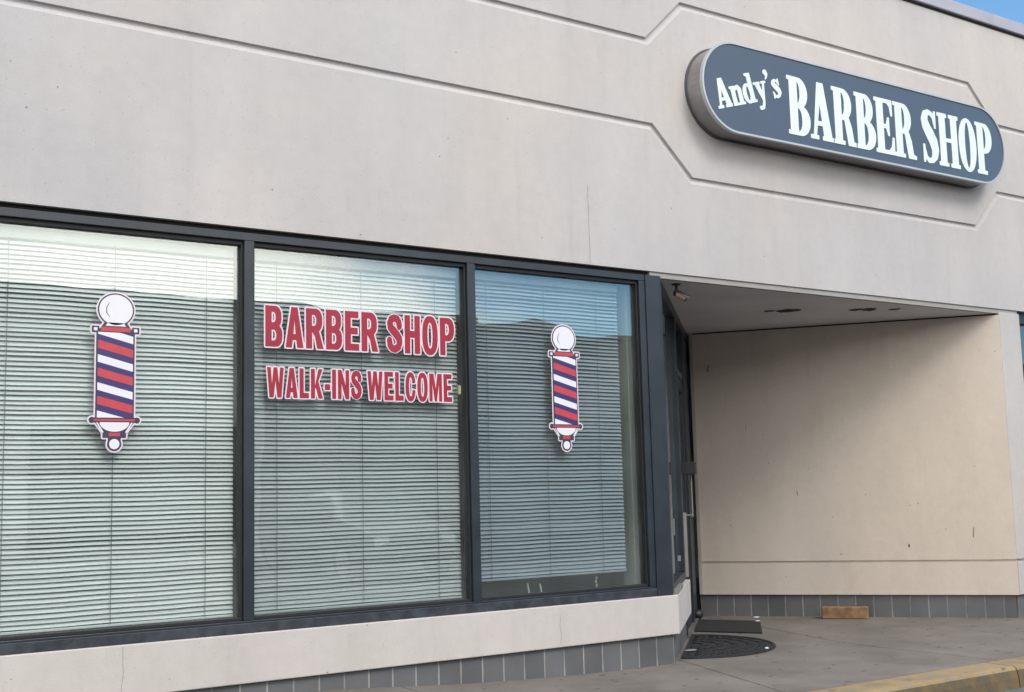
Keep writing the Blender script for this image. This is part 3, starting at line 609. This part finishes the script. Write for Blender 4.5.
SERIF = {
 'B': (.52, [P(bowl(.05, .47, .46, 1, .22, .26)), P(bowl(.05, 0, .51, .52, .23, .26)), P(box2(0, 0, .21, t_)), P(box2(0, 1-t_, .21, 1)), Mi(bowl(.215, .535, .30, .945, .09, .2)), Mi(bowl(.215, .055, .335, .475, .1, .2))]),
 'A': (.56, [P([(.20, 1), (.335, 1), (.52, 0), (.335, 0)]), P([(.065, 0), (.115, 0), (.27, .86), (.215, 1), (.20, 1)]), P(box2(.12, .25, .36, .31)), P(box2(0, 0, .18, t_)), P(box2(.29, 0, .56, t_))]),
 'R': (.57, [P(bowl(.05, .45, .47, 1, .22, .27)), P(box2(.05, 0, .21, 1)), P(box2(0, 0, .27, t_)), P(box2(0, 1-t_, .21, 1)), Mi(bowl(.215, .51, .31, .945, .09, .2)), P([(.25, .50), (.39, .49), (.46, .32), (.50, .07), (.575, .05), (.575, 0), (.37, 0), (.33, .25), (.30, .42)])]),
 'E': (.50, [P(box2(.05, 0, .21, 1)), P(box2(0, 1-t_, .46, 1)), P(box2(0, 0, .48, t_)), P(box2(.2, .475, .33, .53)), P([(.33, .95), (.46, 1), (.46, .72), (.43, .72), (.40, .88)]), P([(.34, .05), (.48, 0), (.49, .31), (.46, .31), (.42, .13)]), P([(.28, .50), (.34, .67), (.365, .67), (.365, .34), (.34, .34)])]),
 'S': (.48, [S_([(.385, .76, .018), (.36, .87, .025), (.30, .945, .035), (.21, .965, .040), (.13, .91, .065), (.105, .80, .085), (.145, .68, .10), (.24, .55, .112), (.33, .42, .110), (.375, .27, .092), (.355, .14, .07), (.28, .05, .042), (.18, .03, .035), (.10, .10, .03), (.065, .25, .018)]), P([(.36, .90), (.39, 1), (.42, 1), (.415, .68), (.385, .68)]), P([(.035, 0), (.065, 0), (.09, .10), (.075, .33), (.04, .33)])]),
 'H': (.60, [P(box2(.05, 0, .21, 1)), P(box2(.39, 0, .55, 1)), P(box2(.2, .475, .4, .53)), P(box2(0, 0, .26, t_)), P(box2(.34, 0, .60, t_)), P(box2(0, 1-t_, .26, 1)), P(box2(.34, 1-t_, .60, 1))]),
 'O': (.53, [P(ell(.265, .5, .255, .515, 48, 2.1)), Mi(ell(.265, .5, .088, .46, 40, 2.1))]),
 'P': (.50, [P(bowl(.05, .42, .48, 1, .22, .28)), P(box2(.05, 0, .21, 1)), P(box2(0, 0, .29, t_)), P(box2(0, 1-t_, .21, 1)), Mi(bowl(.215, .48, .315, .945, .09, .22))]),
 'a': (.66, [P([(.24, 1), (.41, 1), (.62, 0), (.41, 0)]), P([(.07, 0), (.14, 0), (.32, .84), (.25, 1), (.24, 1)]), P(box2(.14, .25, .44, .33)), P(box2(0, 0, .23, .075)), P(box2(.35, 0, .68, .075))]),
 'n': (.58, [P(box2(.06, 0, .22, .66)), P(box2(0, 0, .27, .07)), P(box2(0, .60, .2, .66)), S_([(.2, .50, .03), (.28, .61, .045), (.37, .61, .065), (.435, .52, .08)]), P(box2(.355, 0, .515, .55)), P(box2(.30, 0, .58, .07))]),
 'd': (.56, [P(ell(.225, .33, .225, .345, 40)), Mi(ell(.235, .33, .08, .27, 30)), P(box2(.32, 0, .48, 1.02)), P(box2(.24, .95, .48, 1.02)), P(box2(.40, 0, .55, .07)), ]),
 'y': (.54, [P([(.05, .66), (.24, .66), (.37, .16), (.30, -.06)]), S_([(.465, .62, .032), (.30, -.08, .04), (.22, -.24, .045), (.12, -.24, .065)]), P(box2(0, .60, .29, .66)), P(box2(.36, .60, .57, .66))]),
 "'": (.27, [S_([(.13, .96, .085), (.165, .89, .06), (.14, .79, .025), (.09, .73, .012)])]),
 's': (.44, [S_([(.345, .50, .018), (.30, .59, .03), (.21, .63, .035), (.13, .58, .06), (.12, .50, .075), (.20, .40, .09), (.30, .28, .09), (.335, .17, .07), (.28, .07, .045), (.19, .03, .035), (.10, .08, .03), (.06, .18, .018)]), P([(.33, .60), (.36, .66), (.385, .66), (.38, .44), (.35, .44)]), P([(.03, 0), (.055, 0), (.09, .07), (.07, .23), (.035, .23)])]),
}
_gc = {}
def glyph(font, fid, ch, lev=0, h=.010):
    k = (fid, ch, lev)
    if k not in _gc:
        wd, ops = font[ch]; X, Z = grid(-.14, -.45, wd+.18, 1.16, h); _gc[k] = contours(field(ops, X, Z), -.14, -.45, h, lev)
    return _gc[k]

# ---------------------------------------------------------------- shop sign
sgn = thing('shop_sign', 'long rounded slate blue shop sign with white serif letters mounted on the upper wall', 'sign', (7.84, -.09, 3.79))
SX0, SX1, SZ0, SZ1 = 6.012, 9.69, 3.797, 4.490; SC = (SZ0+SZ1)/2; SR = (SZ1-SZ0)/2
def stad(g, n=24, p=2.0):
    o = []; r = SR+g
    for i in range(n+1): t = -PI/2+PI*i/n; o.append((SX1-SR+r*math.cos(t), SC+r*math.sin(t)))
    for i in range(n+1): t = PI/2+PI*i/n; o.append((SX0+SR+r*math.cos(t), SC+r*math.sin(t)))
    return o
mb = MB(); mb.prism(stad(-.006), -.172, -.004, wallmap(0)); mb.build('cabinet', SIGNS, sgn)
mb = MB()
a_, b_ = stad(.004), stad(-.011); n = len(a_)
vs = [(p[0], -.188, p[1]) for p in a_]+[(p[0], -.188, p[1]) for p in b_]+[(p[0], -.158, p[1]) for p in a_]+[(p[0], -.176, p[1]) for p in b_]
mb.add(vs, [(i, (i+1) % n, n+(i+1) % n, n+i) for i in range(n)]+[(i, (i+1) % n, 2*n+(i+1) % n, 2*n+i) for i in range(n)]+[(n+i, n+(i+1) % n, 3*n+(i+1) % n, 3*n+i) for i in range(n)])
mb.build('trim', SIGNT, sgn)
mb = MB(); mb.prism(stad(-.011), -.180, -.173, wallmap(0)); mb.build('face', SIGNF, sgn)
mb = MB(); a_, b_ = stad(.010), stad(-.002); vs = [(p[0], -.012, p[1]) for p in a_]+[(p[0], -.002, p[1]) for p in a_]+[(p[0], -.012, p[1]) for p in b_]
mb.add(vs, [(i, (i+1) % n, n+(i+1) % n, n+i) for i in range(n)]+[(i, (i+1) % n, 2*n+(i+1) % n, 2*n+i) for i in range(n)]); mb.build('back_flange', pmat('flange', (.08, .08, .09), .6), sgn)
def put(font, fid, text, x0, z0, hx, hz, ws, track, rot, y0, y1, mat, parent, name='letter', lev=0, fix=None):
    x = 0; ca, sa = math.cos(rot), math.sin(rot)
    for ch in text:
        if ch == ' ': x += ws; continue
        fn = lambda u_, v, d, x=x: ((x0+((x+u_)*hx)*ca-v*hz*sa), d, z0+((x+u_)*hx)*sa+v*hz*ca)
        mb = solids(MB(), glyph(font, fid, ch, lev), fn, y0, y1); mb.build(name, mat, parent); x += font[ch][0]+track
    return x
def width(font, text, ws, track): return sum(ws if c == ' ' else font[c][0]+track for c in text)-track
wt = width(SERIF, 'BARBER SHOP', .19, .005); hx = (9.515-6.905)/wt
put(SERIF, 'f', 'BARBER SHOP', 6.905, 3.882, hx, .458, .19, .005, 0, -.184, -.1795, SIGNL, sgn, lev=.011)
wt = width(SERIF, "andy's", 0, .0); hx = .715/wt
put(SERIF, 'f', "andy's", 6.168, 3.955, hx, .218, 0, .0, math.radians(16.5), -.184, -.1795, SIGNL, sgn, lev=.014)

# ---------------------------------------------------------------- window lettering
DY = GY-.0005
def lettering(text, x0, x1, z0, z1, label, bd, ws, track, name):
    t = thing(name, label, 'lettering', ((x0+x1)/2, DY, z0), 'vinyl lettering on the middle window')
    hz = z1-z0; hx = (x1-x0)/width(SANS, text, ws, track)
    # white border: distance field of the whole line in real size
    h = .003; X, Z = grid(x0-.03, z0-.03, x1+.03, z1+.03, h); D_ = np.full(X.shape, 9.); x = 0
    for ch in text:
        if ch == ' ': x += ws; continue
        ops = [(s, k, [(x0+(x+p[0])*hx, z0+p[1]*hz)+tuple(q*hx for q in p[2:]) for p in pts]) for s, k, pts in SANS[ch][1]]
        D_ = np.minimum(D_, field(ops, X, Z)); x += SANS[ch][0]+track
    solids(MB(), contours(D_, x0-.03, z0-.03, h, bd), lambda u_, v, d: (u_, d, v), DY-.002, DY).build('border', PALE, t)
    put(SANS, 's', text, x0, z0, hx, hz, ws, track, 0, DY-.0035, DY-.0021, RED, t, lev=.004)
k_ = (6.4+DY)/6.4
X_ = lambda x: x*k_
Zk = lambda z: 1.183+(z-1.183)*k_
lettering('BARBER SHOP', X_(2.700), X_(3.955), Zk(2.052), Zk(2.285), 'large red BARBER SHOP lettering with white border, upper line on the middle window', .0100, .24, .10, 'window_lettering')
lettering('WALK-INS WELCOME', X_(2.710), X_(3.932), Zk(1.762), Zk(1.932), 'smaller red WALK-INS WELCOME lettering, lower line on the middle window', .0085, .22, .115, 'window_lettering')

# ---------------------------------------------------------------- barber pole decals
def clip_band(pts, z0, z1):
    for sgn_, lim in ((1, z0), (-1, z1)):
        o = []
        for a, b in zip(pts, pts[1:]+pts[:1]):
            ia, ib = (a[1]-lim)*sgn_ >= 0, (b[1]-lim)*sgn_ >= 0
            if ia: o.append(a)
            if ia != ib: t = (lim-a[1])/(b[1]-a[1]); o.append((a[0]+(b[0]-a[0])*t, lim))
        pts = o
        if len(pts) < 3: return None
    return pts
def pole_decal(cx, zb, label):
    t = thing('barber_pole_decal', label, 'decal', (cx, DY, zb), 'barber pole pictures on the windows')
    fn = lambda u_, v, d: (cx+u_, DY+d, zb+v)
    body = [P(ell(0, .762, .093, .086, 48)), P(box2(-.098, .165, .098, .655)), P([(-.085, .65), (.085, .65), (.05, .70), (-.05, .70)]),
            P(box2(-.122, .640, -.090, .668)), P(box2(.090, .640, .122, .668)), P(box2(-.12, .163, .12, .182)), P(ell(-.118, .172, .013, .013, 16)), P(ell(.118, .172, .013, .013, 16)),
            P([(-.105, .17), (.105, .17), (.05, .095), (-.05, .095)]), P(box2(-.058, .082, .058, .102)), P(box2(-.03, .06, .03, .09)), P(ell(0, .046, .034, .034, 28))]
    h = .0025; X, Z = grid(-.16, -.02, .16, .89, h); F_ = field(body, X, Z)
    solids(MB(), contours(F_, -.16, -.02, h, .0115), fn, -.0012, 0).build('border', PALE, t)
    solids(MB(), contours(F_, -.16, -.02, h, .0035), fn, -.0022, -.0013).build('outline', INK, t)
    def shp(name, loops, mat, a=-.0034, b=-.0023): return solids(MB(), loops, fn, a, b).build(name, mat, t)
    gl = shp('globe', [ell(0, .762, .089, .082, 48)], WHITE)
    solids(MB(), contours(field([S_([(-.035, .80, .0012), (-.05, .775, .0022), (-.05, .745, .0022), (-.033, .722, .0012)])], X, Z), -.16, -.02, h), fn, -.0038, -.0035).build('highlight_line', INK, gl)
    shp('tube', [box2(-.094, .184, .094, .640)], NAVY)
    for zc, hh, mt in ((.625, .020, WHITE), (.476, .020, WHITE), (.327, .020, WHITE), (.178, .020, WHITE), (.552, .022, RED2), (.403, .022, RED2), (.254, .022, RED2)):
        p = clip_band([(-.093, zc+.024-hh), (.093, zc-.024-hh), (.093, zc-.024+hh), (-.093, zc+.024+hh)], .185, .639)
        if p: shp('stripe', [p], mt, -.0042, -.0035)
    shp('collar', [[(-.055, .674), (.055, .674), (.040, .692), (-.040, .692)]], WHITE)
    shp('band', [box2(-.078, .645, .078, .668)], RED2)
    for s in (-1, 1):
        shp('bracket', [box2(s*.106-.009, .646, s*.106+.009, .663) if s > 0 else box2(-.115, .646, -.097, .663)], WHITE)
        q = [(s*.096, .160), (s*.088, .160), (s*.055, .107), (s*.066, .107)]
        shp('strut', [q], WHITE)
    shp('band', [box2(-.108, .167, .108, .178)], RED2)
    shp('bowl', [[(-.078, .161)]+[(-.078*math.cos(a), .161-.050*math.sin(a)) for a in [PI*i/16 for i in range(1, 16)]]+[(.078, .161)]], WHITE)
    shp('band', [box2(-.030, .087, .030, .106)], RED2)
    shp('finial', [ell(0, .046, .027, .027, 28)], WHITE)
    return t
pole_decal(X_(1.860), Zk(1.450), 'flat barber pole decal with white globe and red blue stripes on the leftmost window')
pole_decal(X_(4.811), Zk(1.449), 'flat barber pole decal with white globe and striped tube on the right window')

# ---------------------------------------------------------------- small things
# half round mat
u2d = Vector((u.x, u.y)); nO = Vector((u.y, -u.x))
cM = Vector((6.375, .640)); RM = .69
def arc(r, off=0): return [tuple(cM+u2d*(-math.cos(t)*r)+nO*(math.sin(t)*r*.96+off)) for t in [PI*i/40 for i in range(41)]]
hm = thing('door_mat', 'half round black rubber mat with raised pattern lying beside the door', 'door mat', (cM.x, cM.y, .001))
mb = MB(); mb.prism(arc(RM), .001, .010, lambda a, b, d: (a, b, d)); mb.build('base', RUB, hm, .002)
mb = MB(); o1, o2 = arc(RM-.01, .004), arc(RM-.06, .03); n = len(o1)
mb.add([(p[0], p[1], .0155) for p in o1]+[(p[0], p[1], .0155) for p in o2]+[(p[0], p[1], .0102) for p in o1]+[(p[0], p[1], .0102) for p in o2],
       [(i, (i+1) % n, n+(i+1) % n, n+i) for i in range(n)]+[(i, (i+1) % n, 2*n+(i+1) % n, 2*n+i) for i in range(n)]+[(n+i, n+(i+1) % n, 3*n+(i+1) % n, 3*n+i) for i in range(n)])
mb.build('rim', RUB, hm)
mb = MB()
for ring, cnt in ((.12, 6), (.24, 12), (.36, 18), (.48, 24), (.575, 30)):
    for k in range(cnt):
        t = PI*(k+.5)/cnt; c = cM+u2d*(-math.cos(t)*ring)+nO*(math.sin(t)*ring*.95+.02)
        Mx = Matrix.Translation((c.x, c.y, 0)) @ Matrix.Rotation(math.atan2(u.y, u.x)-t+.6*(k % 2), 4, 'Z'); mb.box(-.028, -.009, .0102, .028, .009, .0165, Mx)
mb.build('raised_pattern', RUB, hm, .002, seg=1)
# rectangular mat
rc = [Vector((7.07, 1.30)), Vector((7.35, .80)), Vector((7.98, 1.44)), Vector((7.70, 1.94))]
mb = MB(); mb.prism([tuple(p) for p in rc], .001, .013, lambda a, b, d: (a, b, d))
rm = mb.build('door_mat', RUB, None, .004)
tag(rebase(rm), 'plain rectangular black mat lying deeper in the entrance, nearest the back corner', 'door mat')
# brown brick against the alcove wall
mb = MB(); q = Vector((8.535, 1.215, 0)); Mx = Matrix.Translation(q) @ Matrix.Rotation(math.atan2(dA.y, dA.x), 4, 'Z'); mb.box(0, 0, .001, .40, .095, .105, Mx)
tag(rebase(mb.build('brick', BRICK, None, .008)), 'rough brown block lying on the sidewalk against the grey tile base', 'brick')
# door stop
bm_ = MB()
def blob(c, r, sq=(1, 1, 1), n=12):
    m = MB(); vs = []
    for j in range(n+1):
        ph = PI*j/n
        for i in range(2*n): th = PI*i/n; vs.append((c[0]+r*sq[0]*math.sin(ph)*math.cos(th), c[1]+r*sq[1]*math.sin(ph)*math.sin(th), c[2]+r*sq[2]*math.cos(ph)))
    return m.add(vs, [(j*2*n+i, j*2*n+(i+1) % (2*n), (j+1)*2*n+(i+1) % (2*n), (j+1)*2*n+i) for j in range(n) for i in range(2*n)])
ds = blob((7.74, 1.985, .05), .05, (1.1, 1, .95)).build('door_stop', DKP, None, smooth=True); tag(rebase(ds), 'round black door stop in the back corner of the entrance', 'door stop')
sc = blob((6.15, .36, .0195), .05, (1.15, .7, .12)).build('scrap', SCRAP, None, smooth=True); tag(rebase(sc), 'flat grey oval scrap lying on the half round mat', 'litter')
sc = blob((6.62, .05, .019), .015, (1, 1, .5), 6).build('litter_chip', WHITE, None); tag(rebase(sc), 'tiny white chip near the outer edge of the half round mat', 'litter')
sc = blob((7.93, 1.42, .016), .017, (1.6, .9, .3), 6).build('litter_chip', WHITE, None); tag(rebase(sc), 'small white scrap at the corner of the rectangular mat', 'litter')
sc = blob((8.22, 1.72, .006), .022, (1.6, .9, .3), 6).build('litter_chip', WHITE, None); tag(rebase(sc), 'small white scrap by the tile base left of the brown block', 'litter')
# security camera under the soffit
cc = Vector((5.965, .14, SZ-.001))
sec = thing('security_camera', 'small black and brass bullet camera hanging under the soffit beside the corner post', 'camera', tuple(cc))
mb = MB(); mb.tube(cc, cc-Vector((0, 0, .008)), .032, 14); mb.tube(cc-Vector((0, 0, .008)), cc-Vector((-.005, 0, .06)), .010, 8); mb.build('mount', DKP, sec)
c0 = cc+Vector((-.005, 0, -.070)); dd = Vector((.80, -.35, -.42)).normalized()
mb = MB(); mb.tube(c0, c0+dd*.078, .022, 16); mb.build('body', BRASS, sec, smooth=False)
mb = MB(); mb.tube(c0+dd*.0785, c0+dd*.085, .025, 16); mb.tube(c0-dd*.012, c0-dd*.0005, .022, 16); mb.build('lens_ring', DKP, sec)
mb = MB(); sidev = dd.cross(Vector((0, 0, 1))).normalized(); upv = sidev.cross(dd)
vs = []
for s in (-.015, .098):
    for i in range(9): t = PI*i/8; vs.append(c0+dd*s+sidev*(math.cos(t)*.030)+upv*(math.sin(t)*.030))
mb.add(vs, [(i, i+1, 10+i, 9+i) for i in range(8)]); o = mb.build('hood', DKP, sec); m_ = o.modifiers.new('solid', 'SOLIDIFY'); m_.thickness = .003
# latch plates on the mullions
mb = MB(); mb.box(X_(2.566)-.004, GY+.012, 1.925, X_(2.566)+.008, GY+.03, 1.965); tag(rebase(mb.build('window_clip', WHITE, None)), 'tiny white clip inside the leftmost window beside the mullion', 'clip')
mb = MB(); mb.box(4.034, GY+.012, 1.82, 4.050, GY+.03, 1.875); tag(rebase(mb.build('window_clip', pmat('pale_yellow_clip', (.75, .7, .35), .5), None)), 'tiny pale yellow clip inside the middle window near the word WELCOME', 'clip')

# ---------------------------------------------------------------- across the car park (seen in the window reflections)
ob = thing('opposite_building', 'long low brown retail building across the car park, reflected in the windows', 'building', (12, -20, -.13))
BW = pmat('brown_brick_wall', (.10, .095, .085), .9, var=.2, vscale=1); BD = pmat('dark_shopfront', (.03, .035, .04), .3)
mb = MB(); mb.box(-26, -34, -.13, 11.2, -20, 5.55); mb.build('wall', pmat('pale_render_wall', (.55, .54, .52), .9), ob)
mb = MB(); mb.box(11.2, -34, -.13, 17.1, -20, 5.55); mb.box(17.1, -34, -.13, 46, -19.9, 5.45); mb.build('wall', BW, ob)
mb = MB(); mb.box(-26.2, -34.2, 5.55, 17.05, -19.8, 5.80); mb.box(17.1, -34.2, 5.45, 46.2, -19.7, 5.56); mb.build('parapet', pmat('parapet_trim', (.14, .135, .13), .8), ob)
mb = MB(); mb.prism([(17.2, 5.56), (20.4, 5.56), (18.7, 5.92)], -34.2, -19.72, lambda a, b, d: (a, d, b)); mb.build('gable', BW, ob)
for k in range(9): mb = MB(); x0 = -22+k*7; mb.box(x0, -19.95 if x0 < 17 else -19.85, .3, x0+4.6, -19.8, 2.9); mb.build('shop_window', BD, ob)
# parked cars
def car(x, y, rz, col, label, idx):
    mt = pmat('car_paint', col, .5, var=.03, spec=.6)
    t = thing('parked_car', label, 'car', (0, 0, 0), 'cars parked behind the viewer')
    # cross sections along the length: (x, half width at belt, bottom z, belt z, top z, half width of top)
    sec_ = [(-2.25, .70, .38, .62, .62, .62), (-2.15, .82, .25, .80, .82, .76), (-1.5, .88, .22, .92, .96, .80), (-1.15, .89, .22, .94, .99, .80), (-.45, .90, .22, .95, 1.42, .62), (.3, .90, .22, .95, 1.46, .62), (1.0, .89, .22, .95, 1.36, .62), (1.65, .87, .24, .94, 1.02, .74), (2.1, .80, .28, .88, .92, .70), (2.25, .68, .40, .72, .74, .60)]
    vs = []
    for X0, wb, zb, zm, zt, wt_ in sec_:
        vs += [(X0, -wb*.94, zb), (X0, -wb, (zb+zm)/2), (X0, -wb*.98, zm), (X0, -wt_, zt-.03), (X0, -wt_*.6, zt), (X0, wt_*.6, zt), (X0, wt_, zt-.03), (X0, wb*.98, zm), (X0, wb, (zb+zm)/2), (X0, wb*.94, zb)]
    k = 10; n = len(sec_); mb = MB(); mb.add(vs, [(i*k+j, i*k+(j+1) % k, (i+1)*k+(j+1) % k, (i+1)*k+j) for i in range(n-1) for j in range(k)]+[tuple(range(k-1, -1, -1)), tuple((n-1)*k+j for j in range(k))])
    o = mb.build('body', mt, t, smooth=True); md = o.modifiers.new('sub', 'SUBSURF'); md.levels = md.render_levels = 2
    gm = BD
    mb = MB(); mb.add([(-1.10, -.70, 1.02), (-1.10, .70, 1.02), (-.55, .56, 1.39), (-.55, -.56, 1.39)], [(0, 1, 2, 3)]); mb.add([(1.60, -.66, 1.06), (1.60, .66, 1.06), (1.1, .55, 1.35), (1.1, -.55, 1.35)], [(0, 1, 2, 3)])
    for v in range(len(mb.v)): mb.v[v] = (mb.v[v][0]+(-.03 if mb.v[v][0] < 0 else .03), mb.v[v][1], mb.v[v][2]+.03)
    g_ = mb.build('windscreen', gm, t)
    for s in (-1, 1):
        mb = MB(); mb.prism([(-.85, 1.0), (1.35, 1.0), (.95, 1.32), (-.42, 1.36)], -.01, .01, lambda a, b, d, s=s: (a, s*(.885-(b-1.0)*.62)+d, b)); mb.build('side_window', gm, t)
        for wx in (-1.4, 1.38):
            mb = MB(); mb.tube((wx, s*.70, .31), (wx, s*.90, .31), .32, 28); wh = mb.build('wheel', RUB, t, .02); mb = MB(); mb.tube((wx, s*.901, .31), (wx, s*.915, .31), .2, 18); mb.build('rim', STEEL, wh)
        mb = MB(); mb.box(-2.22, s*.60-.14, .60, -2.12, s*.60+.14, .74); mb.build('headlight', pmat('headlamp', (.8, .8, .8), .15), t, .02)
    t.location = (x, y, -.13); t.rotation_euler = (0, 0, rz); return t
car(1.2, -12.6, -PI/2+.0, (.75, .75, .76), 'white parked car behind the viewer, reflected in the leftmost window', 0)
car(9.8, -12.8, -PI/2+.0, (.05, .055, .07), 'dark blue parked car behind the viewer, reflected in the right window', 2)
